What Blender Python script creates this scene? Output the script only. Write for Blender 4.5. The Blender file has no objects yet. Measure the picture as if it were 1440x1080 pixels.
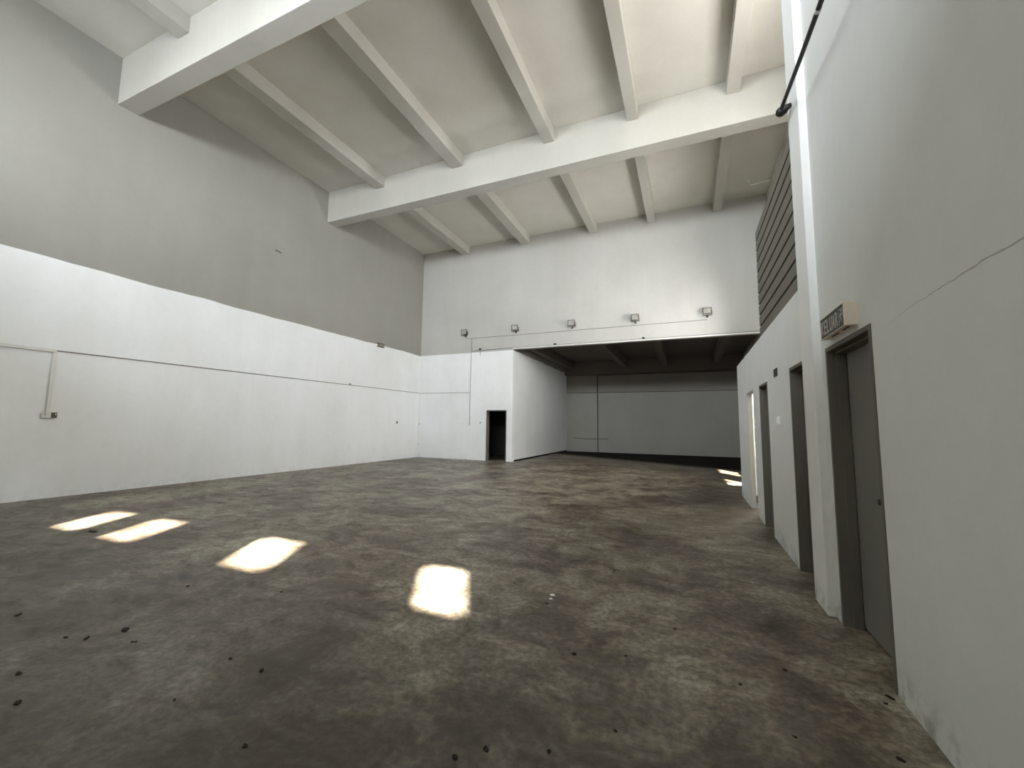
import bpy, bmesh, math, random
from mathutils import Matrix, Vector

random.seed(7)
scene = bpy.context.scene
COL = scene.collection

# ------------------------------------------------------------------ camera
H = 1.5
F_PX, YAW, PITCH, ROLL = 579.12, -0.40448, 0.09869, 0.01248
cy, sy, cp, sp = math.cos(YAW), math.sin(YAW), math.cos(PITCH), math.sin(PITCH)
fwd = Vector((sy * cp, cy * cp, sp))
right = Vector((cy, -sy, 0))
up = right.cross(fwd)
c, s = math.cos(ROLL), math.sin(ROLL)
R_, U_ = c * right + s * up, -s * right + c * up
cam_data = bpy.data.cameras.new('camera')
cam_data.sensor_fit = 'HORIZONTAL'
cam_data.sensor_width = 36
cam_data.lens = F_PX / 1440 * 36
cam_data.clip_start = 0.05
cam_data.clip_end = 200
cam = bpy.data.objects.new('camera', cam_data)
COL.objects.link(cam)
cam.matrix_world = Matrix.Translation((0, 0, H)) @ Matrix((R_, U_, -fwd)).transposed().to_4x4()
scene.camera = cam

# ------------------------------------------------------------------ view
scene.view_settings.view_transform = 'Standard'
scene.view_settings.look = 'None'
scene.view_settings.gamma = 1
scene.view_settings.use_curve_mapping = False
scene.view_settings.exposure = 0.0
scene.cycles.use_denoising = True
scene.cycles.max_bounces = 10
scene.cycles.diffuse_bounces = 7
scene.cycles.sample_clamp_indirect = 8

# ------------------------------------------------------------------ world, sun, daylight at the windows
world = bpy.data.worlds.new('world')
scene.world = world
world.use_nodes = True
wb = world.node_tree.nodes['Background']
wb.inputs['Color'].default_value = (0.80, 0.88, 1.0, 1)
wb.inputs['Strength'].default_value = 0.6

SUN_AZ = (-0.5, 0.866)          # horizontal travel
SUN_TAN = 1.4                   # drop per metre travelled
sd = bpy.data.lights.new('sun', 'SUN')
sd.energy = 130
sd.angle = math.radians(1.3)
sd.color = (1.0, 0.93, 0.82)
sun = bpy.data.objects.new('sun', sd)
COL.objects.link(sun)
sdir = Vector((SUN_AZ[0], SUN_AZ[1], -SUN_TAN)).normalized()
sun.rotation_euler = sdir.to_track_quat('-Z', 'Y').to_euler()
sun.location = (6, -8, 14)


def area(name, loc, direction, sx, sy_, energy, color, spread=math.pi):
    d = bpy.data.lights.new(name, 'AREA')
    d.shape = 'RECTANGLE'
    d.size, d.size_y = sx, sy_
    d.energy = energy
    d.color = color
    d.spread = spread
    o = bpy.data.objects.new(name, d)
    COL.objects.link(o)
    o.location = loc
    o.rotation_euler = Vector(direction).to_track_quat('-Z', 'Z').to_euler()
    return o


# key figures of the hall (metres)
XL, YF, ZC = -11.274, 15.611, 9.452
XO, ZO, YB = -6.646, 4.633, 23.835
XR, ZP, YE, YL, ZL = 1.053, 2.891, 10.619, 7.28, 4.603
XP, PY0, PY1 = 0.99, 4.2, 4.57     # pillar
YR, XW = -1.8, 2.65                # rear wall, outer right wall
ZB, ZRIB = 8.36, 9.10              # underside of beams and joists

# daylight entering the side windows above the mezzanine and the rear clerestory
area('daylight_side', (XW + 0.30, 6.7, 6.8), (-1, 0, 0), 3.9, 2.0, 680, (1.0, 0.98, 0.94))
area('daylight_side_far', (XW + 0.30, 12.85, 4.7), (-1, 0, 0), 1.0, 1.9, 430, (1.0, 0.985, 0.95), math.radians(125))
area('daylight_rear', (-4.45, YR - 1.90, 6.72), (0, 1, 0), 12.0, 1.45, 2750, (0.90, 0.955, 1.0))

# ------------------------------------------------------------------ materials
MATS = {}


def new_mat(name, rough=0.6, color=(0.5, 0.5, 0.5), metallic=0.0, spec=0.5):
    m = bpy.data.materials.new(name)
    m.use_nodes = True
    b = m.node_tree.nodes['Principled BSDF']
    b.inputs['Base Color'].default_value = (*color, 1)
    b.inputs['Roughness'].default_value = rough
    b.inputs['Metallic'].default_value = metallic
    b.inputs['Specular IOR Level'].default_value = spec
    MATS[name] = m
    return m, m.node_tree.nodes, m.node_tree.links, b


def N(nt, kind, **kw):
    n = nt.new(kind)
    for k, v in kw.items():
        if k == 'inp':
            for a, b in v.items():
                n.inputs[a].default_value = b
        else:
            setattr(n, k, v)
    return n


def noise(nt, lk, vec, scale, detail=4, rough=0.5, stretch=(1, 1, 1), offset=(0, 0, 0)):
    mp = N(nt, 'ShaderNodeMapping')
    mp.inputs['Scale'].default_value = stretch
    mp.inputs['Location'].default_value = offset
    lk.new(vec, mp.inputs['Vector'])
    n = N(nt, 'ShaderNodeTexNoise', inp={'Scale': scale, 'Detail': detail, 'Roughness': rough})
    lk.new(mp.outputs[0], n.inputs['Vector'])
    return n.outputs['Fac']


def ramp(nt, lk, fac, stops):
    r = N(nt, 'ShaderNodeValToRGB')
    el = r.color_ramp.elements
    while len(el) < len(stops):
        el.new(0.5)
    for e, (p, c_) in zip(el, stops):
        e.position = p
        e.color = (*c_, 1) if len(c_) == 3 else c_
    lk.new(fac, r.inputs['Fac'])
    return r.outputs['Color']


def mixc(nt, lk, fac, a, b, mode='MIX'):
    m = N(nt, 'ShaderNodeMix', data_type='RGBA', blend_type=mode)
    for sock, val in ((m.inputs[0], fac), (m.inputs[6], a), (m.inputs[7], b)):
        if isinstance(val, (int, float)):
            sock.default_value = val
        elif isinstance(val, tuple):
            sock.default_value = (*val, 1) if len(val) == 3 else val
        else:
            lk.new(val, sock)
    return m.outputs[2]


def math_(nt, lk, op, a, b=0.0, c_=None, clamp=False):
    m = N(nt, 'ShaderNodeMath', operation=op, use_clamp=clamp)
    vals = [a, b] + ([c_] if c_ is not None else [])
    for i, v in enumerate(vals):
        if isinstance(v, (int, float)):
            m.inputs[i].default_value = v
        else:
            lk.new(v, m.inputs[i])
    return m.outputs[0]


def smooth(nt, lk, v, lo, hi):
    m = N(nt, 'ShaderNodeMapRange', interpolation_type='SMOOTHSTEP')
    m.inputs['From Min'].default_value = lo
    m.inputs['From Max'].default_value = hi
    lk.new(v, m.inputs['Value'])
    return m.outputs['Result']


def bump(nt, lk, b, height, strength, dist):
    bp = N(nt, 'ShaderNodeBump', inp={'Strength': strength, 'Distance': dist})
    lk.new(height, bp.inputs['Height'])
    lk.new(bp.outputs[0], b.inputs['Normal'])


def plaster(name, low, high=None, line=None, wave=0.02, crack=False, dirt=0.0):
    """painted plaster; optional paint boundary at height line"""
    m, nt, lk, b = new_mat(name, 0.75, low, spec=0.25)
    geo = N(nt, 'ShaderNodeNewGeometry')
    P = geo.outputs['Position']
    xyz = N(nt, 'ShaderNodeSeparateXYZ')
    lk.new(P, xyz.inputs[0])
    big = noise(nt, lk, P, 0.5, 4, 0.55)
    streak = noise(nt, lk, P, 1.6, 5, 0.6, (1, 1, 0.12))
    fine = noise(nt, lk, P, 9, 5, 0.6)
    base = low
    if high:
        wob = noise(nt, lk, P, 0.9, 2, 0.4, offset=(3, 1, 0))
        z = math_(nt, lk, 'ADD', xyz.outputs['Z'], math_(nt, lk, 'MULTIPLY', math_(nt, lk, 'SUBTRACT', wob, 0.5), wave))
        fac = smooth(nt, lk, z, line - 0.008, line + 0.008)
        base = mixc(nt, lk, fac, low, high)
    v1 = ramp(nt, lk, big, [(0.3, (0.93, 0.93, 0.92)), (0.7, (1.04, 1.04, 1.04))])
    v2 = ramp(nt, lk, streak, [(0.3, (0.97, 0.965, 0.955)), (0.65, (1.01, 1.01, 1.01))])
    v3 = ramp(nt, lk, fine, [(0.35, (0.985, 0.985, 0.98)), (0.65, (1.01, 1.01, 1.01))])
    col = mixc(nt, lk, 1.0, base, v1, 'MULTIPLY')
    col = mixc(nt, lk, 1.0, col, v2, 'MULTIPLY')
    col = mixc(nt, lk, 1.0, col, v3, 'MULTIPLY')
    if dirt:
        dn = noise(nt, lk, P, 7, 6, 0.7, offset=(9, 0, 0))
        zz = math_(nt, lk, 'MULTIPLY', smooth(nt, lk, xyz.outputs['Z'], 0.28, 0.0), smooth(nt, lk, dn, 0.42, 0.68))
        col = mixc(nt, lk, math_(nt, lk, 'MULTIPLY', zz, dirt), col, (0.10, 0.085, 0.06))
    if crack:
        Y, Z = xyz.outputs['Y'], xyz.outputs['Z']
        cn = noise(nt, lk, P, 6, 5, 0.65, offset=(0, 2, 5))
        y1 = math_(nt, lk, 'MAXIMUM', math_(nt, lk, 'SUBTRACT', Y, 1.9), 0.0)
        zc = math_(nt, lk, 'SUBTRACT', 2.146, math_(nt, lk, 'MULTIPLY', math_(nt, lk, 'MULTIPLY', y1, y1), 0.046))
        zc = math_(nt, lk, 'ADD', zc, math_(nt, lk, 'MULTIPLY', math_(nt, lk, 'SUBTRACT', cn, 0.5), 0.035))
        d = math_(nt, lk, 'ABSOLUTE', math_(nt, lk, 'SUBTRACT', Z, zc))
        w = math_(nt, lk, 'MULTIPLY', math_(nt, lk, 'SUBTRACT', 3.05, Y), 0.0042)
        k = math_(nt, lk, 'LESS_THAN', d, w)
        col = mixc(nt, lk, math_(nt, lk, 'MULTIPLY', k, 0.5), col, (0.17, 0.14, 0.10))
    lk.new(col, b.inputs['Base Color'])
    h = noise(nt, lk, P, 28, 5, 0.6)
    bump(nt, lk, b, h, 0.12, 0.01)
    return m


plaster('paint_hall', (0.76, 0.773, 0.785), (0.285, 0.277, 0.255), 4.60, 0.10, dirt=0.12)
plaster('paint_far', (0.82, 0.83, 0.84), (0.475, 0.468, 0.447), 4.60, 0.02, dirt=0.15)
plaster('paint_near', (0.675, 0.69, 0.685), crack=True, dirt=0.55)
plaster('paint_pillar', (0.80, 0.805, 0.80), dirt=0.6)
plaster('paint_partition', (0.78, 0.79, 0.79), dirt=0.5)
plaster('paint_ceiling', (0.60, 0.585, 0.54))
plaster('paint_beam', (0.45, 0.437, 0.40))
plaster('paint_back', (0.34, 0.33, 0.305), (0.27, 0.255, 0.23), 3.41, 0.0)  # darker tone above the line: header shade partly painted in
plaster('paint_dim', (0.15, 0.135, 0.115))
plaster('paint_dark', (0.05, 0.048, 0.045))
plaster('door_grey', (0.165, 0.16, 0.145))
plaster('frame_grey', (0.14, 0.13, 0.11))
plaster('frame_pale', (0.42, 0.42, 0.39))
plaster('board_brown', (0.17, 0.155, 0.135))
plaster('plastic_white', (0.66, 0.66, 0.63))
plaster('plastic_grey', (0.25, 0.24, 0.21))
plaster('sign_cream', (0.86, 0.78, 0.67))
new_mat('black', 0.5, (0.012, 0.011, 0.010))
new_mat('black_matte', 0.85, (0.010, 0.010, 0.009), spec=0.2)
new_mat('housing_bronze', 0.5, (0.045, 0.036, 0.027))
new_mat('steel', 0.35, (0.42, 0.40, 0.36), metallic=0.9)
new_mat('sign_silver', 0.4, (0.40, 0.385, 0.34))
new_mat('scrap_white', 0.6, (0.85, 0.85, 0.82))
new_mat('leaf_brown', 0.8, (0.022, 0.018, 0.013), spec=0.2)


def glass(name):
    m, nt, lk, b = new_mat(name, 0.12, (0.55, 0.53, 0.48), metallic=0.4)
    geo = N(nt, 'ShaderNodeNewGeometry')
    n_ = noise(nt, lk, geo.outputs['Position'], 8, 2)
    lk.new(ramp(nt, lk, n_, [(0.3, (0.42, 0.40, 0.36)), (0.7, (0.6, 0.58, 0.54))]), b.inputs['Base Color'])


glass('lamp_glass')
m, nt, lk, b = new_mat('fill_tube', 0.4, (1, 1, 1))
b.inputs['Emission Color'].default_value = (1.0, 0.95, 0.84, 1)
b.inputs['Emission Strength'].default_value = 480


def floor_material():
    m, nt, lk, b = new_mat('concrete_floor', 0.45, (0.17, 0.15, 0.12), spec=0.5)
    geo = N(nt, 'ShaderNodeNewGeometry')
    P = geo.outputs['Position']
    xyz = N(nt, 'ShaderNodeSeparateXYZ')
    lk.new(P, xyz.inputs[0])
    X, Y = xyz.outputs['X'], xyz.outputs['Y']
    # warp the coordinates a little so the stains look trowelled
    wn = N(nt, 'ShaderNodeTexNoise', inp={'Scale': 1.3, 'Detail': 3})
    lk.new(P, wn.inputs['Vector'])
    wv = N(nt, 'ShaderNodeVectorMath', operation='MULTIPLY_ADD')
    lk.new(wn.outputs['Color'], wv.inputs[0])
    wv.inputs[1].default_value = (0.7, 0.7, 0)
    lk.new(P, wv.inputs[2])
    W = wv.outputs[0]
    n0 = noise(nt, lk, P, 0.22, 3, 0.5, offset=(4, 7, 0))
    n1 = noise(nt, lk, W, 0.9, 8, 0.68)
    n2 = noise(nt, lk, W, 3.2, 8, 0.72, (1.0, 1.6, 1))
    n3 = noise(nt, lk, P, 22, 6, 0.65)
    base = ramp(nt, lk, n1, [(0.37, (0.066, 0.049, 0.034)), (0.45, (0.120, 0.096, 0.071)),
                             (0.52, (0.190, 0.168, 0.134)), (0.62, (0.275, 0.258, 0.218))])
    brown = ramp(nt, lk, n2, [(0.36, (0.55, 0.48, 0.41)), (0.47, (0.93, 0.89, 0.84)), (0.54, (1.06, 1.05, 1.03)), (0.66, (1.42, 1.42, 1.40))])
    col = mixc(nt, lk, 1.0, base, brown, 'MULTIPLY')
    col = mixc(nt, lk, 1.0, col, ramp(nt, lk, n3, [(0.40, (0.64, 0.61, 0.58)), (0.60, (1.32, 1.32, 1.30))]), 'MULTIPLY')
    col = mixc(nt, lk, 1.0, col, ramp(nt, lk, n0, [(0.35, (0.86, 0.84, 0.80)), (0.65, (1.08, 1.09, 1.08))]), 'MULTIPLY')
    # greenish dark blotches of old oil
    vo = N(nt, 'ShaderNodeTexVoronoi', inp={'Scale': 1.15, 'Randomness': 1.0})
    lk.new(W, vo.inputs['Vector'])
    blot = math_(nt, lk, 'MULTIPLY', smooth(nt, lk, vo.outputs['Distance'], 0.20, 0.06),
                 smooth(nt, lk, noise(nt, lk, P, 0.8, 3, 0.5, offset=(1, 5, 0)), 0.50, 0.62))
    col = mixc(nt, lk, math_(nt, lk, 'MULTIPLY', blot, 0.70), col, (0.050, 0.048, 0.038))
    # curved scratches: level lines of a noise
    ln = noise(nt, lk, P, 1.4, 3, 0.55, offset=(12, 3, 0))
    dl = math_(nt, lk, 'ABSOLUTE', math_(nt, lk, 'SUBTRACT', ln, 0.52))
    scr = math_(nt, lk, 'MULTIPLY', smooth(nt, lk, dl, 0.0028, 0.0006), smooth(nt, lk, n2, 0.46, 0.60))
    col = mixc(nt, lk, math_(nt, lk, 'MULTIPLY', scr, 0.5), col, (0.05, 0.045, 0.035))
    # darker foreground: shade painted into the colour along with dirt
    fore_shade = math_(nt, lk, 'ADD', math_(nt, lk, 'ADD', Y, math_(nt, lk, 'MULTIPLY', X, 0.10)), math_(nt, lk, 'MULTIPLY', math_(nt, lk, 'SUBTRACT', n1, 0.5), 4.0))
    col = mixc(nt, lk, math_(nt, lk, 'MULTIPLY', smooth(nt, lk, fore_shade, 3.8, 1.0), 0.66), col, (0.035, 0.029, 0.021))
    # dark reflection and shade beside the low partition, painted into the floor
    ex = math_(nt, lk, 'MULTIPLY', math_(nt, lk, 'SUBTRACT', X, 0.35), 0.85)
    ey = math_(nt, lk, 'MULTIPLY', math_(nt, lk, 'SUBTRACT', Y, 9.3), 0.36)
    er = math_(nt, lk, 'SQRT', math_(nt, lk, 'ADD', math_(nt, lk, 'MULTIPLY', ex, ex), math_(nt, lk, 'MULTIPLY', ey, ey)))
    er = math_(nt, lk, 'ADD', er, math_(nt, lk, 'MULTIPLY', math_(nt, lk, 'SUBTRACT', n1, 0.5), 1.6))
    col = mixc(nt, lk, math_(nt, lk, 'MULTIPLY', smooth(nt, lk, er, 1.15, 0.45), 0.5), col, (0.050, 0.038, 0.028))
    # small dark pits
    pv = N(nt, 'ShaderNodeTexVoronoi', inp={'Scale': 3.4, 'Randomness': 1.0})
    lk.new(P, pv.inputs['Vector'])
    pit = math_(nt, lk, 'MULTIPLY', math_(nt, lk, 'LESS_THAN', pv.outputs['Distance'], 0.045),
                math_(nt, lk, 'GREATER_THAN', noise(nt, lk, P, 2.2, 2, 0.5, offset=(7, 7, 0)), 0.52))
    col = mixc(nt, lk, math_(nt, lk, 'MULTIPLY', pit, 0.6), col, (0.03, 0.027, 0.02))
    # near-black strip of floor along the back wall of the inner bay
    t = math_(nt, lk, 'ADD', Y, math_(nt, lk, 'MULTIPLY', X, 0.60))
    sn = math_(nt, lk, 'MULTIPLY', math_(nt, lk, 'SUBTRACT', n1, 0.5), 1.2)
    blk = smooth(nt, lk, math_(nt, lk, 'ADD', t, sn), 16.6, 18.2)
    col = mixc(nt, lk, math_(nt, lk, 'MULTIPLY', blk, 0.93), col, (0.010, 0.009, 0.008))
    lk.new(col, b.inputs['Base Color'])
    rg = ramp(nt, lk, n2, [(0.35, (0.52, 0.52, 0.52)), (0.65, (0.36, 0.36, 0.36))])
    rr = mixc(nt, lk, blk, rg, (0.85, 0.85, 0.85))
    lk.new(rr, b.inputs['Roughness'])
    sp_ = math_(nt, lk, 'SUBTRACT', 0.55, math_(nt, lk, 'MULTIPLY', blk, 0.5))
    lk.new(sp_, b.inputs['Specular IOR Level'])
    hh = math_(nt, lk, 'ADD', n2, math_(nt, lk, 'MULTIPLY', n3, 0.35))
    bump(nt, lk, b, hh, 0.22, 0.015)
    cw = math_(nt, lk, 'SUBTRACT', 0.0, 0.0)
    lk.new(cw, b.inputs['Coat Weight'])
    b.inputs['Coat Roughness'].default_value = 0.33
    return m


floor_material()


# ------------------------------------------------------------------ mesh helpers
def box(bm, x0, x1, y0, y1, z0, z1, mat=None):
    vs = [bm.verts.new((x, y, z)) for x in (x0, x1) for y in (y0, y1) for z in (z0, z1)]
    if mat is not None:
        for v in vs:
            v.co = mat @ v.co
    for f in ((0, 1, 3, 2), (4, 6, 7, 5), (0, 4, 5, 1), (2, 3, 7, 6), (0, 2, 6, 4), (1, 5, 7, 3)):
        bm.faces.new([vs[i] for i in f])


def tube(bm, pts, r, seg=12, caps=True):
    """round pipe swept along points"""
    pts = [Vector(p) for p in pts]
    rings = []
    prev = None
    for i, p in enumerate(pts):
        if i == 0:
            t = pts[1] - p
        elif i == len(pts) - 1:
            t = p - pts[i - 1]
        else:
            t = (pts[i + 1] - p).normalized() + (p - pts[i - 1]).normalized()
        t.normalize()
        a = prev if prev is not None else (Vector((0, 0, 1)) if abs(t.z) < 0.9 else Vector((1, 0, 0)))
        u = (a - t * a.dot(t)).normalized()
        prev = u
        v = t.cross(u)
        rr = r[i] if isinstance(r, (list, tuple)) else r
        rings.append([bm.verts.new(p + (u * math.cos(k * 2 * math.pi / seg) + v * math.sin(k * 2 * math.pi / seg)) * rr) for k in range(seg)])
    for a, b_ in zip(rings, rings[1:]):
        for k in range(seg):
            bm.faces.new((a[k], a[(k + 1) % seg], b_[(k + 1) % seg], b_[k]))
    if caps:
        bm.faces.new(list(reversed(rings[0])))
        bm.faces.new(rings[-1])


def obj(name, bm, mat, parent=None, bevel=0.0, smooth_=False, inv=None):
    bmesh.ops.recalc_face_normals(bm, faces=bm.faces)
    me = bpy.data.meshes.new(name)
    bm.to_mesh(me)
    bm.free()
    if smooth_:
        for p in me.polygons:
            p.use_smooth = True
    o = bpy.data.objects.new(name, me)
    COL.objects.link(o)
    me.materials.append(MATS[mat])
    if parent is not None:
        o.parent = parent
        pm = Matrix.Translation(parent.location) @ parent.rotation_euler.to_matrix().to_4x4()
        if inv is None:
            o.matrix_parent_inverse = pm.inverted()
    if bevel:
        md = o.modifiers.new('bevel', 'BEVEL')
        md.width = bevel
        md.segments = 2
        md.limit_method = 'ANGLE'
    return o


def B(*boxes):
    bm = bmesh.new()
    for b_ in boxes:
        box(bm, *b_)
    return bm


def struct(name, bm, mat, label=None, bevel=0.0):
    o = obj(name, bm, mat, None, bevel)
    o['kind'] = 'structure'
    if label:
        o['label'] = label
    return o


def tag(o, label, cat, group=None):
    o['label'] = label
    o['category'] = cat
    if group:
        o['group'] = group
    return o


def empty(name, loc, label=None, cat=None, group=None, kind=None):
    o = bpy.data.objects.new(name, None)
    COL.objects.link(o)
    o.location = loc
    o.empty_display_size = 0.1
    if label:
        o['label'] = label
    if cat:
        o['category'] = cat
    if group:
        o['group'] = group
    if kind:
        o['kind'] = kind
    return o


# ------------------------------------------------------------------ room shell
T = 0.2
struct('floor', B((XL - T, XW + T, YR - T, YB + T, -0.2, 0.0)), 'concrete_floor',
       'stained bare concrete floor of the empty hall')
struct('ceiling', B((XL - T, XW + T, YR - T, YF + T, ZC, ZC + 0.2)), 'paint_ceiling',
       'high pale grey concrete slab over the hall')
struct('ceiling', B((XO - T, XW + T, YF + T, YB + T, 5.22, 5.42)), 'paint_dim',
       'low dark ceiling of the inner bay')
struct('wall_left', B((XL - T, XL, YR - T, YF + T, 0, ZC)), 'paint_hall',
       'long left wall, white below and grey above')
DX0, DX1, DH = -7.83, -6.90, 2.10
struct('wall_far', B(
    (XL, -8.62, YF, YF + T, 0, ZC),
    (-8.62, DX0, YF - 0.02, YF + T, 0, ZO),
    (-8.62, DX0, YF, YF + T, ZO, ZC),
    (DX0, DX1, YF - 0.02, YF + T, DH, ZO),
    (DX0, DX1, YF, YF + T, ZO, ZC),
    (DX1, XO, YF - 0.02, YF + T, 0, ZO),
    (DX1, XW, YF, YF + T, ZO, ZC)), 'paint_far', 'far wall with the wide opening to the inner bay')
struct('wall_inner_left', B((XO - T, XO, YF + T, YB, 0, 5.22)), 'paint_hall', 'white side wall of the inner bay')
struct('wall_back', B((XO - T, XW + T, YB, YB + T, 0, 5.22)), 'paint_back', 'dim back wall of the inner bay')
# closet behind the small far doorway
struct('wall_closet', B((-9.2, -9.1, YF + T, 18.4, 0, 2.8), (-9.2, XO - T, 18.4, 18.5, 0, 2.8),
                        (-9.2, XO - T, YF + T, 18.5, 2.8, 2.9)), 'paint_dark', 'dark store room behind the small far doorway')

# right side: near wall, pillar, outer wall
ND0, ND1, NDH = 3.163, 4.08, 2.153
struct('wall_right', B(
    (XR, XR + T, YR, ND0, 0, ZC),
    (XR, XR + T, ND0, ND1, NDH, ZC),
    (XR, XR + T, ND1, PY0, 0, ZC)), 'paint_near', 'grey near wall with the steel door and a long crack')
struct('trim_1', B((XP, XR + T, PY0, PY1, 0, ZC)), 'paint_pillar', 'full height white pillar at the end of the near wall', 0.008)
struct('wall_cross', B((XR + T, XW, PY1 - T, PY1, 0, ZC)), 'paint_near')


def wall_with_holes_x(x0, x1, y0, y1, z0, z1, holes):
    """wall of thickness x0..x1 with rectangular holes (ya,yb,za,zb), non-overlapping in y"""
    out = []
    y = y0
    for ya, yb, za, zb in sorted(holes):
        out.append((x0, x1, y, ya, z0, z1))
        out.append((x0, x1, ya, yb, z0, za))
        out.append((x0, x1, ya, yb, zb, z1))
        y = yb
    out.append((x0, x1, y, y1, z0, z1))
    return out


# low windows of the outer wall that throw the striped sun patches
def side_hole(px0, px1, py0, py1):
    """opening in the x = XW wall whose sun patch covers px0..px1, py0..py1 (at px0)"""
    d0, d1 = (XW - px1) / 0.5, (XW - px0) / 0.5
    return (py0 - 0.866 * d1 - 0.35, py1 - 0.866 * d1, d0 * SUN_TAN, d1 * SUN_TAN)


w2 = side_hole(0.87, 1.44, 15.70, 16.80)
w3 = side_hole(0.90, 1.50, 12.60, 13.75)
w3_top = (w2[3] + w3[3]) / 2
w2 = (w2[0], w2[1], w2[2], 5.75)
w3 = (w3[0], w3[1], w3[2], 5.75)
w1 = (4.75, 8.65, 5.7, 7.9)
# split so the holes do not overlap in y
struct('wall_outer', B(*(
    wall_with_holes_x(XW, XW + T, PY1 - T, YB, 0, ZC, [w1, w2, w3]))), 'paint_ceiling')


def window_x(name, hole, bars, bw=0.03):
    y0, y1, z0, z1 = hole
    r = empty(name, (XW + 0.1, (y0 + y1) / 2, z0), kind='structure')
    t = 0.03
    obj('window_frame', B((XW + 0.06, XW + 0.14, y0, y0 + t, z0, z1), (XW + 0.06, XW + 0.14, y1 - t, y1, z0, z1),
                          (XW + 0.06, XW + 0.14, y0 + t, y1 - t, z0, z0 + t), (XW + 0.06, XW + 0.14, y0 + t, y1 - t, z1 - t, z1)),
        'frame_pale', r)
    for k in range(1, bars + 1):
        y = y0 + (y1 - y0) * k / (bars + 1)
        obj('mullion', B((XW + 0.085, XW + 0.115, y - bw, y + bw, z0 + t, z1 - t)), 'frame_pale', r)
    return r


window_x('window_1', w1, 4)
window_x('window_2', w2, 1, 0.10)
window_x('window_3', w3, 1, 0.10)
struct('sun_block_side', B(  # unseen slabs added outside to keep the sun off the side windows
    (XW + T, XW + T + 0.85, 2.5, w1[1] + 0.1, 8.0, 8.1),
    (XW + T, XW + T + max(0.15, (5.8 - w3_top) / 2.8 - 0.1), 8.0, w2[1] + 0.6, 5.85, 5.92)), 'paint_ceiling')

# rear wall, behind the viewpoint: clerestory strip and four small top windows
RZ0 = (3.0 - YR) / 0.866 * SUN_TAN
RZ1 = (3.80 - YR + T) / 0.866 * SUN_TAN
shift = (3.0 - YR) * 0.5 / 0.866
rear = [(-8.26, -7.75), (-6.98, -6.42), (-4.59, -4.01), (-2.10, -1.31)]
holes = [(a + shift, b_ + shift + T * 0.577) for a, b_ in rear]
boxes = []
x = XL
for a, b_ in holes:
    boxes += [(x, a, YR - T, YR, 7.45, ZC), (a, b_, YR - T, YR, 7.45, RZ0), (a, b_, YR - T, YR, RZ1, ZC)]
    x = b_
boxes += [(x, XR + T, YR - T, YR, 7.45, ZC)]
SX0, SX1 = -9.6, 0.7
boxes += [(XL, SX0, YR - T, YR, 6.05, 7.45), (SX1, XR + T, YR - T, YR, 6.05, 7.45), (XL, XR + T, YR - T, YR, 0, 6.05)]
struct('wall_rear', B(*boxes), 'paint_far')
struct('sun_block_rear', B((SX0 - 1.0, SX1 + 2.0, YR - T - 0.95, YR - T, 7.46, 7.54)), 'paint_ceiling')  # unseen slab added to keep the sun out of the clerestory strip


def window_y(name, x0, x1, z0, z1, bars):
    r = empty(name, ((x0 + x1) / 2, YR - 0.1, z0), kind='structure')
    t = 0.02
    obj('window_frame', B((x0, x0 + t, YR - 0.13, YR - 0.07, z0, z1), (x1 - t, x1, YR - 0.13, YR - 0.07, z0, z1),
                          (x0 + t, x1 - t, YR - 0.13, YR - 0.07, z0, z0 + t), (x0 + t, x1 - t, YR - 0.13, YR - 0.07, z1 - t, z1)),
        'frame_pale', r)
    for k in range(1, bars + 1):
        xx = x0 + (x1 - x0) * k / (bars + 1)
        obj('mullion', B((xx - 0.03, xx + 0.03, YR - 0.12, YR - 0.08, z0 + t, z1 - t)), 'frame_pale', r)


for k, (a, b_) in enumerate(holes):
    window_y('window_%d' % (5 + k), a, b_, RZ0, RZ1, 0)
window_y('window_4', SX0, SX1, 6.05, 7.45, 6)

# ------------------------------------------------------------------ beams and joists
for k, (y0, y1, w) in enumerate(((4.26, 4.64, 'near'), (9.96, 10.35, 'middle'))):
    o = struct('ceiling_beam', B((XL, (XP if k == 0 else XW), y0, y1, ZB, ZC)), 'paint_beam',
               ('deep concrete beam crossing the ceiling at the upper left' if k == 0 else
                'deep concrete beam crossing the middle of the ceiling'), 0.012)
ribs = [(-9.18, -8.83), (-6.30, -5.93), (-3.41, -3.12), (-1.21, -0.94), (1.0, 1.28)]
bays = [(YR, 4.26, 'before the nearest beam'), (4.64, 9.96, 'between the two deep beams'), (10.35, YF, 'between the middle beam and the far wall')]
words = ['first', 'second', 'third', 'fourth', 'fifth']
for y0, y1, w in bays:
    for i, (a, b_) in enumerate(ribs):
        if y0 == YR and a > 0.5:
            continue
        struct('ceiling_joist', B((a, b_, y0, y1, ZRIB, ZC)), 'paint_beam',
               '%s narrow joist from the left wall, %s' % (words[i], w), 0.008)
# inner bay: cross beam and joists
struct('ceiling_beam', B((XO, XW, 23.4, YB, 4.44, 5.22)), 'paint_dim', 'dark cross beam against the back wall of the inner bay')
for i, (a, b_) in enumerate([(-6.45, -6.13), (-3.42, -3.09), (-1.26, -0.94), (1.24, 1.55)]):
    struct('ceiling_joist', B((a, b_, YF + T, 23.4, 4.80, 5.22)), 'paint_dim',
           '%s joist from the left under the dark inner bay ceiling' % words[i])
struct('trim_2', B((XO, XW, YF - 0.05, YF + 0.0, ZO, ZO + 0.055)), 'plastic_white', 'thin pale steel lip along the top of the wide opening')

struct('base_shadow_inner', B((XO, XO + 0.012, YF + T, YB - 0.01, 0, 0.06)), 'black_matte')  # black strip standing in for the shadow line at the wall foot

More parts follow.
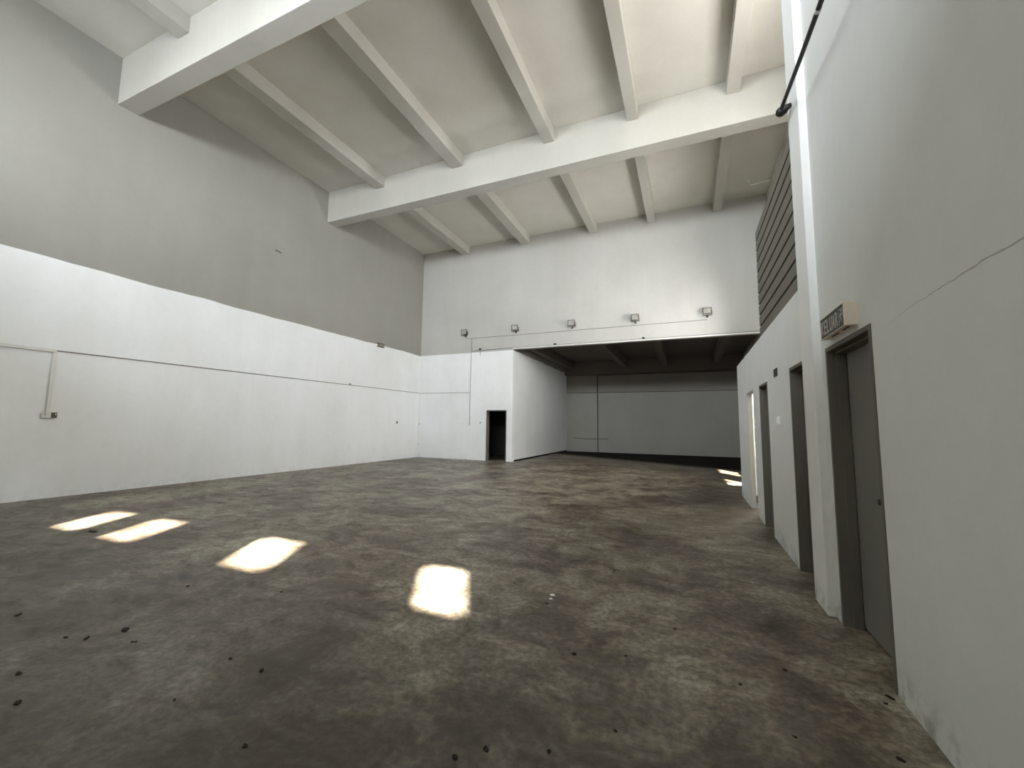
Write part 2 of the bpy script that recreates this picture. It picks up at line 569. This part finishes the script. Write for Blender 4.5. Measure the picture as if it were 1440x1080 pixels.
# ------------------------------------------------------------------ low partition with rooms
PT = 0.08
D2 = (4.60, 5.40)
D3 = (6.83, 7.55)
D4 = (8.24, 9.10)
DPH = 2.165
pb = wall_with_holes_x(XR, XR + PT, PY1, YE, 0, ZP, [(D2[0], D2[1], 0.0, DPH), (D3[0], D3[1], 0.0, DPH), (D4[0], D4[1], 0.0, DPH)])
pb = [q for q in pb if q[5] - q[4] > 0.001]
struct('wall_partition', B(*pb, (XR + PT, XW, YE - PT, YE, 0, ZP)), 'paint_partition', 'low white partition with three doorways')
struct('mezzanine_slab', B((XR + PT, XW, PY1, YE - PT, ZP - 0.12, ZP)), 'paint_partition')
struct('wall_room', B((XR + PT, XW, 7.75, 7.85, 0, ZP - 0.12)), 'paint_partition')


# ------------------------------------------------------------------ doors
def closed_door(name, label, y0, y1, h, knob_y=None, knob_z=1.03, x0=XR, depth=0.12, fm='frame_grey', dm='door_grey'):
    r = empty(name, (x0, (y0 + y1) / 2, 0), kind='structure')
    r['label'] = label
    t = 0.035
    obj('door_frame', B(
        (x0 - 0.006, x0 + depth, y0, y0 + t, 0, h), (x0 - 0.006, x0 + depth, y1 - t, y1, 0, h),
        (x0 - 0.006, x0 + depth, y0 + t, y1 - t, h - t, h),
        # rebate
        (x0 + 0.055, x0 + depth, y0 + t, y0 + t + 0.018, 0, h - t), (x0 + 0.055, x0 + depth, y1 - t - 0.018, y1 - t, 0, h - t),
        (x0 + 0.055, x0 + depth, y0 + t + 0.018, y1 - t - 0.018, h - t - 0.018, h - t)), fm, r, 0.003)
    lf = obj('door_leaf', B((x0 + depth - 0.002, x0 + depth + 0.04, y0 + t + 0.006, y1 - t - 0.032, 0.03, h - t - 0.006)), dm, r)
    obj('gap_backing', B((x0 + depth + 0.045, x0 + depth + 0.06, y0, y1, 0, h)), 'black_matte', r)  # black sheet behind the leaf, makes the gaps around it dark
    if knob_y is not None:
        bm = bmesh.new()
        x = x0 + depth - 0.002
        tube(bm, [(x, knob_y, knob_z), (x - 0.006, knob_y, knob_z)], 0.026, 20)
        tube(bm, [(x - 0.006, knob_y, knob_z), (x - 0.028, knob_y, knob_z), (x - 0.034, knob_y, knob_z),
                  (x - 0.048, knob_y, knob_z), (x - 0.056, knob_y, knob_z)], [0.010, 0.010, 0.019, 0.021, 0.013], 20)
        k = obj('door_knob', bm, 'housing_bronze', r, smooth_=False)
    return r


closed_door('door_1', 'closed grey steel door under the lettered sign in the near wall', ND0, ND1, NDH, knob_y=3.455)
closed_door('door_2', 'grey door in the partition just past the pillar', D2[0], D2[1], DPH, depth=0.10)
closed_door('door_3', 'grey door in the partition beyond the small wall switch', D3[0], D3[1], DPH, depth=0.10)
r = empty('door_4', (XR, 8.67, 0), kind='structure')
r['label'] = 'open bright doorway, farthest in the partition'
t = 0.03
obj('door_frame', B((XR - 0.004, XR + PT, D4[0] - 0.001, D4[0] + 0.004, 0, DPH), (XR - 0.004, XR + PT, D4[1] - t, D4[1], 0, DPH),
                    (XR - 0.004, XR + PT, D4[0] + 0.004, D4[1] - t, DPH - t, DPH)), 'frame_pale', r, 0.003)

# small far doorway
r = empty('door_5', ((DX0 + DX1) / 2, YF, 0), kind='structure')
r['label'] = 'small dark open doorway in the far wall'
obj('door_frame', B((DX0, DX0 + 0.04, YF - 0.03, YF + T, 0, DH), (DX1 - 0.04, DX1, YF - 0.03, YF + T, 0, DH),
                    (DX0 + 0.04, DX1 - 0.04, YF - 0.03, YF + T, DH - 0.04, DH)), 'frame_grey', r, 0.004)
mt = Matrix.Translation((DX1 - 0.05, YF + T + 0.02, 0)) @ Matrix.Rotation(math.radians(112), 4, 'Z')
bm = bmesh.new()
box(bm, 0, 0.82, -0.02, 0.02, 0.02, 1.45, mt)
obj('door_leaf', bm, 'paint_near', r)

# ------------------------------------------------------------------ louvre screen on the mezzanine edge
r = empty('louvre_screen', (XR + 0.05, (PY1 + YL) / 2, ZP),
          'brown grey horizontal board screen standing on top of the white partition', 'screen')
nb = 10
pitch = (ZL - ZP) / nb
bm = bmesh.new()
for k in range(nb):
    z0 = ZP + k * pitch + 0.008
    box(bm, XR + 0.005, XR + 0.03, PY1 + 0.005, YL, z0, z0 + pitch - 0.030)
obj('boards', bm, 'board_brown', r, 0.003)
obj('backing', B((XR + 0.031, XR + 0.045, PY1 + 0.005, YL, ZP, ZL)), 'black_matte', r)
for y in (PY1 + 0.05, 5.9, YL - 0.06):
    obj('post', B((XR + 0.046, XR + 0.10, y, y + 0.05, ZP, ZL)), 'frame_grey', r)

# ------------------------------------------------------------------ KELUAR sign
SY0, SY1, SZ0, SZ1, SXF = 3.35, 3.89, 2.190, 2.346, 0.976
r = empty('exit_sign', ((SXF + XR) / 2, (SY0 + SY1) / 2, SZ0),
          'cream boxed exit sign with silver letters above the grey steel door', 'sign')
obj('housing', B((SXF + 0.018, XR, SY0, SY1, SZ0, SZ1)), 'sign_cream', r, 0.002)
obj('front_rim', B((SXF, SXF + 0.017, SY0 - 0.002, SY0 + 0.012, SZ0, SZ1), (SXF, SXF + 0.017, SY1 - 0.003, SY1, SZ0, SZ1 - 0.003),
                   (SXF, SXF + 0.017, SY0 + 0.012, SY1 - 0.003, SZ0, SZ0 + 0.004), (SXF, SXF + 0.017, SY0 + 0.012, SY1 - 0.003, SZ1 - 0.003, SZ1)),
    'sign_cream', r)
obj('face_panel', B((SXF + 0.006, SXF + 0.016, SY0 + 0.012, SY1 - 0.003, SZ0 + 0.004, SZ1 - 0.003)), 'black', r)
obj('bottom_slot', B((SXF + 0.03, SXF + 0.045, SY0 + 0.05, SY0 + 0.17, SZ0 - 0.002, SZ0)), 'black', r)
obj('bottom_slot', B((SXF + 0.03, SXF + 0.045, SY0 + 0.26, SY0 + 0.40, SZ0 - 0.002, SZ0)), 'black', r)


def text_mesh(body, width, height):
    cu = bpy.data.curves.new('t', 'FONT')
    cu.body = body
    cu.size = 1
    cu.extrude = 0.01
    cu.resolution_u = 3
    cu.offset = 0.012
    to = bpy.data.objects.new('t', cu)
    COL.objects.link(to)
    dg = bpy.context.evaluated_depsgraph_get()
    dg.update()
    me = bpy.data.meshes.new_from_object(to.evaluated_get(dg))
    bpy.data.objects.remove(to)
    xs = [v.co.x for v in me.vertices]
    ys = [v.co.y for v in me.vertices]
    for v in me.vertices:
        v.co.x = (v.co.x - min(xs)) / (max(xs) - min(xs)) * width
        v.co.y = (v.co.y - min(ys)) / (max(ys) - min(ys)) * height
        v.co.z *= 0.2
    return me


SM = Matrix(((0, 0, -1), (-1, 0, 0), (0, 1, 0))).to_4x4()   # text plane onto the sign face
letters = 'KELUAR'
lw, gap = 0.056, 0.0095
ly = SY1 - 0.022
for ch in letters:
    me = text_mesh(ch, lw, 0.108)
    me.transform(Matrix.Translation((SXF + 0.005, ly, SZ0 + 0.024)) @ SM)
    me.materials.clear()
    me.materials.append(MATS['sign_silver'])
    o = bpy.data.objects.new('letter', me)
    COL.objects.link(o)
    o.parent = r
    o.matrix_parent_inverse = Matrix.Translation(r.location).inverted()
    ly -= lw + gap
# running figure with doorway, near end of the sign
ly -= 0.004
bm = bmesh.new()


def stroke(bm, a, b_, w, z=0.002):
    a, b_ = Vector((*a, 0)), Vector((*b_, 0))
    d = (b_ - a).normalized()
    n_ = Vector((-d.y, d.x, 0)) * w / 2
    lo = [a + n_, a - n_, b_ - n_, b_ + n_]
    v0 = [bm.verts.new(p) for p in lo]
    v1 = [bm.verts.new(p + Vector((0, 0, z))) for p in lo]
    bm.faces.new(v0)
    bm.faces.new(list(reversed(v1)))
    for i in range(4):
        bm.faces.new((v0[i], v0[(i + 1) % 4], v1[(i + 1) % 4], v1[i]))


stroke(bm, (0.010, 0.0), (0.010, 0.108), 0.006)
stroke(bm, (0.010, 0.106), (0.082, 0.106), 0.006)
stroke(bm, (0.080, 0.108), (0.080, 0.045), 0.006)
stroke(bm, (0.052, 0.080), (0.042, 0.046), 0.014)      # trunk
stroke(bm, (0.050, 0.078), (0.070, 0.064), 0.007)
stroke(bm, (0.050, 0.078), (0.030, 0.066), 0.007)
stroke(bm, (0.030, 0.066), (0.022, 0.052), 0.006)
stroke(bm, (0.043, 0.048), (0.062, 0.034), 0.009)
stroke(bm, (0.062, 0.034), (0.060, 0.012), 0.008)
stroke(bm, (0.043, 0.048), (0.030, 0.026), 0.009)
stroke(bm, (0.030, 0.026), (0.016, 0.016), 0.008)
tube(bm, [(0.056, 0.092, 0), (0.056, 0.092, 0.002)], 0.0085, 14)
for v in bm.verts:
    v.co = (Matrix.Translation((SXF + 0.005, ly, SZ0 + 0.024)) @ SM) @ v.co
obj('running_figure', bm, 'sign_silver', r)


# ------------------------------------------------------------------ electrical things
def pipe(name, pts, rad, mat, label, cat='conduit', group=None, seg=10):
    bm = bmesh.new()
    tube(bm, pts, rad, seg)
    o = obj(name, bm, mat)
    return tag(o, label, cat, group)


# far wall floodlights
def floodlight():
    r = empty('floodlight', (0, 0, 0))
    bm = bmesh.new()                       # body: shallow tray, wider at the front, with cooling fins behind
    tilt = Matrix.Translation((0, -0.13, 0.10)) @ Matrix.Rotation(math.radians(12), 4, 'X')
    fr, bk = [], []
    w, h_ = 0.138, 0.108
    for sx, sz in ((-1, -1), (1, -1), (1, 1), (-1, 1)):
        fr.append(bm.verts.new(tilt @ Vector((sx * w, -0.04, sz * h_))))
        bk.append(bm.verts.new(tilt @ Vector((sx * w * 0.72, 0.05, sz * h_ * 0.72))))
    bm.faces.new(fr)
    bm.faces.new(bk)
    for i in range(4):
        bm.faces.new((fr[i], fr[(i + 1) % 4], bk[(i + 1) % 4], bk[i]))
    for k in range(5):
        x = -0.07 + k * 0.035
        box(bm, x - 0.004, x + 0.004, 0.045, 0.068, -0.06, 0.06, tilt)
    # raised rim round the glass
    box(bm, -w, w, -0.052, -0.04, h_ - 0.022, h_, tilt)
    box(bm, -w, w, -0.052, -0.04, -h_, -h_ + 0.022, tilt)
    box(bm, -w, -w + 0.024, -0.052, -0.04, -h_ + 0.022, h_ - 0.022, tilt)
    box(bm, w - 0.024, w, -0.052, -0.04, -h_ + 0.022, h_ - 0.022, tilt)
    obj('housing', bm, 'housing_bronze', r, inv=1)
    bm = bmesh.new()
    box(bm, -w + 0.024, w - 0.024, -0.046, -0.041, -h_ + 0.022, h_ - 0.022, tilt)
    obj('glass', bm, 'lamp_glass', r, inv=1)
    bm = bmesh.new()                       # u-bracket down to the wall
    box(bm, -w - 0.012, -w - 0.004, -0.15, -0.11, -0.06, 0.11)
    box(bm, w + 0.004, w + 0.012, -0.15, -0.11, -0.06, 0.11)
    box(bm, -w - 0.012, w + 0.012, -0.15, -0.11, -0.068, -0.06)
    box(bm, -0.03, 0.03, -0.11, 0.0, -0.068, -0.060)
    box(bm, -0.03, 0.03, -0.006, 0.0, -0.12, -0.03)
    obj('bracket', bm, 'housing_bronze', r, inv=1)
    bm = bmesh.new()
    tube(bm, [(0.02, -0.10, -0.02), (0.03, -0.10, -0.10), (0.02, -0.06, -0.14), (0.01, -0.025, -0.15)], 0.006, 8)
    obj('cable', bm, 'plastic_grey', r, inv=1)
    bm = bmesh.new()
    box(bm, -0.035, 0.035, -0.03, 0.0, -0.172, -0.13)
    obj('junction_box', bm, 'plastic_white', r, inv=1)
    return r


fl_labels = ['bronze floodlight at the left end of the row, left of the wide opening',
             'bronze floodlight above the top left corner of the wide opening',
             'bronze floodlight in the middle of the row over the wide opening',
             'bronze floodlight fourth from left, between middle lamp and the rightmost one',
             'bronze floodlight at the right end of the row, nearest the louvre screen']
proto = floodlight()
for i, xx in enumerate((-8.93, -6.52, -4.12, -1.71, 0.70)):
    if i == 0:
        o = proto
    else:
        o = proto.copy()
        COL.objects.link(o)
        for ch in list(proto.children):
            cc = ch.copy()
            COL.objects.link(cc)
            cc.parent = o
    o.location = (xx, YF, 5.42)
    tag(o, fl_labels[i], 'floodlight', 'floodlights in a row on the far wall')

pipe('conduit', [(-8.92, YF - 0.012, 5.235), (0.72, YF - 0.012, 5.233)], 0.011, 'plastic_grey',
     'long thin conduit running just under the row of floodlights')
bm = bmesh.new()
tube(bm, [(-8.61, YF - 0.014, 5.222), (-8.61, YF - 0.014, 4.62)], 0.013, 10)
tube(bm, [(-8.625, YF - 0.014, 4.62), (-8.635, YF - 0.014, 1.56)], 0.013, 10)
tag(obj('conduit', bm, 'plastic_grey'), 'tall vertical conduit dropping down the far wall left of the dark doorway', 'conduit')
r = tag(obj('wall_switch', B((-8.68, -8.58, YF - 0.035, YF, 1.46, 1.56)), 'plastic_white', bevel=0.006),
        'white switch box at the foot of the tall conduit on the far wall', 'switch')
pipe('conduit', [(XL + 0.03, YF - 0.010, 2.875), (-8.66, YF - 0.010, 2.86)], 0.009, 'plastic_grey',
     'thin horizontal conduit across the far wall from the left corner')
pipe('conduit', [(XL + 0.012, 3.80, 2.825), (XL + 0.012, YF - 0.02, 2.885)], 0.011, 'plastic_grey',
     'long thin conduit running along the left wall to the far corner')
tag(obj('cable_trunking', B((XL, XL + 0.045, YR, 3.775, 2.785, 2.845)), 'plastic_white', bevel=0.004),
    'white trunking along the left wall at the edge of the picture', 'trunking')
o = tag(obj('cable_trunking', B((XL, XL + 0.050, 3.735, 3.790, 1.62, 2.784)), 'plastic_white', bevel=0.004),
        'short white trunking dropping to the sockets on the left wall', 'trunking')
o = tag(obj('junction_box', B((XL, XL + 0.02, 11.33, 11.42, 2.875, 2.92)), 'plastic_grey', bevel=0.004),
        'tiny grey joint box on the left wall conduit near the far corner', 'box')
r = empty('socket_outlet', (XL, 3.75, 1.53), 'white socket box at the bottom of the trunking on the left wall', 'socket')
obj('back_box', B((XL, XL + 0.05, 3.69, 3.80, 1.525, 1.615)), 'plastic_white', r, 0.004)
obj('face_plate', B((XL + 0.0505, XL + 0.060, 3.685, 3.805, 1.52, 1.62)), 'plastic_white', r, 0.003)
obj('rocker', B((XL + 0.0605, XL + 0.064, 3.715, 3.735, 1.575, 1.60)), 'plastic_grey', r)
r = empty('isolator_switch', (XL, 3.85, 1.53), 'dark grey switch box beside the white socket on the left wall', 'switch')
obj('back_box', B((XL, XL + 0.06, 3.812, 3.89, 1.525, 1.628)), 'plastic_grey', r, 0.004)
obj('cover', B((XL + 0.0605, XL + 0.068, 3.816, 3.886, 1.53, 1.622)), 'housing_bronze', r, 0.003)
obj('toggle', B((XL + 0.0685, XL + 0.08, 3.855, 3.87, 1.575, 1.605)), 'plastic_white', r)
r = empty('wall_box', (XL, 12.9, 4.55), 'small grey box with dark edges high on the left wall near the far corner', 'box')
obj('body', B((XL, XL + 0.07, 12.72, 13.03, 4.545, 4.645)), 'plastic_grey', r, 0.004)
obj('edge_bar', B((XL, XL + 0.09, 12.68, 13.05, 4.645, 4.668)), 'housing_bronze', r)
obj('edge_bar', B((XL, XL + 0.09, 12.68, 13.05, 4.522, 4.545)), 'housing_bronze', r)
bm = bmesh.new()
tube(bm, [(XL, 8.14, 6.64), (XL + 0.05, 8.20, 6.62), (XL + 0.06, 8.30, 6.59)], 0.014, 8)
tag(obj('wall_hook', bm, 'housing_bronze'), 'small dark hook high on the grey part of the left wall', 'hook')
tag(obj('wall_plug', B((XL, XL + 0.02, 14.06, 14.12, 1.49, 1.59)), 'housing_bronze', bevel=0.004),
    'small dark plug low on the left wall near the far corner', 'plug')
tag(obj('wall_plug', B((-8.135, -8.085, YF - 0.045, YF - 0.02, 1.545, 1.59)), 'housing_bronze', bevel=0.004),
    'tiny dark plug beside the dark doorway', 'plug')
pipe('conduit', [(XL + 0.03, YF - 0.035, 2.85), (XL + 0.03, YF - 0.035, 0.62)], 0.010, 'plastic_white',
     'white conduit running down the far left corner')
tag(obj('socket_outlet', B((XL + 0.01, XL + 0.10, YF - 0.045, YF, 1.44, 1.54)), 'plastic_white', bevel=0.005),
    'upper white socket box in the far left corner', 'socket')
tag(obj('socket_outlet', B((XL + 0.01, XL + 0.10, YF - 0.045, YF, 0.55, 0.64)), 'plastic_white', bevel=0.005),
    'lower white socket box in the far left corner', 'socket')
# dark cable and clips above the opening
pipe('cable', [(-8.60, YF - 0.028, 4.66), (-8.2, YF - 0.028, 4.675), (-6.7, YF - 0.026, 4.700), (-3.0, YF - 0.012, 4.705), (2.3, YF - 0.012, 4.71)],
     0.007, 'housing_bronze', 'thin dark cable along the top of the wide opening', 'cable')
for xx, lab in ((-8.19, 'black clip on the far wall above the dark doorway'),
                (-4.83, 'black clip over the left part of the wide opening'),
                (-1.44, 'black clip over the middle of the wide opening')):
    tag(obj('cable_clip', B((xx - 0.045, xx + 0.045, YF - 0.06, YF, 4.70, 4.76)), 'black'), lab, 'clip', 'cable clips over the opening')
pipe('cable', [(-8.19, YF - 0.035, 4.655), (-8.17, YF - 0.04, 4.56), (-8.16, YF - 0.035, 4.47)], 0.009, 'housing_bronze',
     'short loose cable end hanging under the clip above the dark doorway', 'cable')

# inner bay conduits
pipe('conduit', [(-4.80, YB - 0.02, 0.0), (-4.80, YB - 0.02, 4.45)], 0.022, 'black', 'dark vertical conduit on the back wall of the inner bay')
pipe('conduit', [(-6.21, YB - 0.045, 0.78), (-5.4, YB - 0.045, 0.74), (-4.19, YB - 0.045, 0.77)], 0.014, 'housing_bronze',
     'short low horizontal conduit crossing the vertical one on the back wall')
pipe('conduit', [(XO, YB - 0.014, 3.41), (-4.84, YB - 0.014, 3.41)], 0.012, 'black', 'short dark line of conduit on the back wall, left of the vertical one')
pipe('conduit', [(-4.76, YB - 0.014, 3.41), (XW, YB - 0.014, 3.41)], 0.014, 'black', 'long dark conduit at mid height of the back wall')
pipe('conduit', [(-4.76, YB - 0.014, 4.42), (XW, YB - 0.014, 4.42)], 0.014, 'black', 'dark conduit under the cross beam of the back wall')

# white pipe at the upper right of the far bay
pipe('conduit', [(1.98, 14.5, ZC), (2.02, 14.5, 9.30), (2.04, 14.5, 9.27), (2.10, 14.5, 9.265), (XW, 14.5, 9.32)], 0.022, 'scrap_white',
     'bent white pipe under the ceiling at the upper right')

# partition fittings
tag(obj('vent_plate', B((XR - 0.012, XR, 6.07, 6.27, 2.16, 2.26)), 'housing_bronze', bevel=0.002),
    'small brown plate high on the partition between two grey doors', 'plate')
r = empty('wall_switch', (XR, 6.1, 1.59), 'white light switch on the partition between two grey doors', 'switch')
obj('back_plate', B((XR - 0.030, XR, 6.06, 6.15, 1.545, 1.645)), 'scrap_white', r, 0.004)
obj('rocker', B((XR - 0.036, XR - 0.0305, 6.09, 6.12, 1.575, 1.615)), 'scrap_white', r, 0.002)

# thick black cable and its end fitting
r = empty('black_cable', (0.93, 4.42, 4.58), 'thick black cable slung along the near wall up to the pillar', 'cable')
pts = []
for k in range(25):
    u = k / 24
    y = 4.36 - u * 2.6
    x_ = 0.90 - 0.02 * u
    z = 4.545 - 0.135 * (4.36 - y) - 0.035 * math.sin(math.pi * min(1, u * 1.1))
    pts.append((x_, y, z))
bm = bmesh.new()
tube(bm, pts, 0.017, 12)
obj('cable', bm, 'black', r, smooth_=True)
bm = bmesh.new()
tube(bm, [(XP, 4.40, 4.585), (0.965, 4.41, 4.58), (0.94, 4.42, 4.57), (0.905, 4.44, 4.56), (0.885, 4.45, 4.555), (0.87, 4.455, 4.55)],
     [0.018, 0.026, 0.040, 0.046, 0.036, 0.014], 14)
obj('end_cap', bm, 'black', r, smooth_=True)
u = 0.48
i = int(u * 24)
bm = bmesh.new()
tube(bm, [pts[i], (Vector(pts[i]) + (Vector(pts[i + 1]) - Vector(pts[i])) * 0.28)], 0.0195, 12)
obj('tie', bm, 'plastic_white', r)

# unseen lamp added to brighten the room behind the open doorway
r = empty('room_fill_lamp', (1.55, 9.6, ZP - 0.2), 'unseen tube lamp added to brighten the room of the partition', 'lamp')
obj('housing', B((1.50, 1.60, 9.1, 10.2, ZP - 0.16, ZP - 0.12)), 'plastic_white', r)
bm = bmesh.new()
tube(bm, [(1.55, 9.14, ZP - 0.185), (1.55, 10.16, ZP - 0.185)], 0.016, 12)
obj('tube', bm, 'fill_tube', r)
bm = bmesh.new()
tube(bm, [(1.235, 9.75, 0.0), (1.235, 9.75, 0.07), (1.235, 9.75, 0.11), (1.235, 9.75, 0.135)], [0.045, 0.05, 0.035, 0.02], 14)
tag(obj('door_stopper', bm, 'black'), 'small black stopper on the floor inside the bright doorway', 'stopper')


# ------------------------------------------------------------------ litter on the floor
def leaf_bit(size, elong, ang, seed):
    rnd = random.Random(seed)
    bm = bmesh.new()
    n_ = 9
    top, bot = [], []
    for k in range(n_):
        a = 2 * math.pi * k / n_
        rr = size * (0.75 + 0.45 * rnd.random())
        x_, y_ = math.cos(a) * rr * elong, math.sin(a) * rr
        xx, yy = x_ * math.cos(ang) - y_ * math.sin(ang), x_ * math.sin(ang) + y_ * math.cos(ang)
        curl = 0.35 * size * rnd.random() + 0.25 * abs(x_) / elong
        bot.append(bm.verts.new((xx, yy, curl * 0.5)))
        top.append(bm.verts.new((xx * 0.9, yy * 0.9, curl * 0.5 + size * 0.22)))
    cb = bm.verts.new((0, 0, 0.0))
    ct = bm.verts.new((0, 0, size * 0.28))
    for k in range(n_):
        j = (k + 1) % n_
        bm.faces.new((cb, bot[j], bot[k]))
        bm.faces.new((ct, top[k], top[j]))
        bm.faces.new((bot[k], bot[j], top[j], top[k]))
    return bm


bits = [(-3.758, 1.783, 0.022, 1.5, 'largest of the dark scraps on the floor at the left, below the bright patches'),
        (-3.848, 1.611, 0.013, 2.2, 'dark scrap left of the largest one, second in their row'), (-3.987, 1.558, 0.011, 2.4, 'leftmost scrap of the row of three at the left of the floor'), (-4.768, 1.574, 0.013, 2.2, 'long thin scrap by the left edge, farthest from the viewer there'),
        (-3.676, 1.244, 0.014, 1.6, 'middle of the three dark scraps along the left edge of the picture'), (-3.307, 1.13, 0.016, 1.3, 'lowest of the three dark scraps along the left edge of the picture'),
        (-3.513, 1.713, 0.010, 1.3, 'left crumb of the tiny pair just below the largest scrap'), (-3.491, 1.723, 0.009, 1.2, 'right crumb of the tiny pair just below the largest scrap'), (-4.225, 2.442, 0.014, 1.3, 'dark scrap just below the second bright patch from the left'),
        (-2.71, 1.853, 0.010, 1.6, 'smaller of two scraps on the dark floor below the third bright patch'), (-2.418, 1.852, 0.013, 1.4, 'larger of two scraps on the dark floor below the third bright patch'), (-2.588, 1.478, 0.009, 1.5, 'lone crumb low in the left quarter of the floor'),
        (-1.93, 1.422, 0.012, 1.4, 'scrap at the very bottom of the picture, left of the middle'), (-3.351, 2.708, 0.011, 1.8, 'thin scrap right below the third bright patch from the left'), (-0.906, 1.861, 0.011, 1.8, 'right scrap of the two near the bottom middle of the picture'),
        (-1.012, 1.764, 0.013, 1.5, 'left scrap of the two near the bottom middle of the picture'), (-0.737, 2.814, 0.013, 1.3, 'round dark scrap below and right of the white chips'), (-0.634, 1.969, 0.011, 1.1, 'scrap at the bottom edge, right of the middle pair'),
        (-0.42, 2.93, 0.009, 1.3, 'crumb right of the round scrap below the white chips'), (-0.136, 3.454, 0.009, 1.5, 'crumb on the open floor in line with the rightmost bright patch, toward the doors'), (-0.751, 4.521, 0.012, 1.3, 'farthest dark crumb, on the open floor beyond the white chips'),
        (1.0, 3.115, 0.014, 1.6, 'dark scrap on the floor at the foot of the near wall beside the steel door'),
        (0.952, 3.04, 0.009, 1.3, 'crumb just beside the larger scrap at the foot of the near wall'), (0.51, 3.18, 0.011, 1.4, 'scrap on the floor a step out from the steel door'), (0.237, 2.902, 0.009, 1.4, 'scrap left of the one lying out from the steel door'),
        (0.849, 2.578, 0.012, 1.5, 'dark scrap by the near wall in the bottom right corner'), (0.436, 2.543, 0.008, 1.3, 'crumb near the bottom edge between the door scraps and the corner'), (-7.394, 3.035, 0.03, 2.6, 'dark scrap on the floor between the two leftmost bright patches'),
        (-0.375, 2.226, 0.009, 1.2, 'lone crumb near the bottom, right of the middle scraps'), (-1.136, 3.47, 0.011, 1.3, 'tiny dark crumb just below the two white chips')]
for i, (x_, y_, sz, el, lab) in enumerate(bits):
    o = obj('dry_scrap', leaf_bit(sz, el, random.uniform(-0.9, 0.4), i + 1), 'leaf_brown')
    o.location = (x_, y_, 0.001)
    tag(o, lab or 'small dark dry scrap lying alone on the open concrete floor', 'debris', 'dark scraps scattered on the concrete floor')
for i, (x_, y_, lab) in enumerate(((-1.147, 3.655, 'larger white chip on the open floor right of the rightmost bright patch'),
                                   (-1.138, 3.575, 'smaller white chip on the open floor, nearer the viewer than its twin'))):
    o = obj('white_chip', leaf_bit(0.020 - 0.006 * i, 1.2, 0.4, 90 + i), 'scrap_white')
    o.location = (x_, y_, 0.001)
    tag(o, lab, 'debris', 'white chips on the floor')
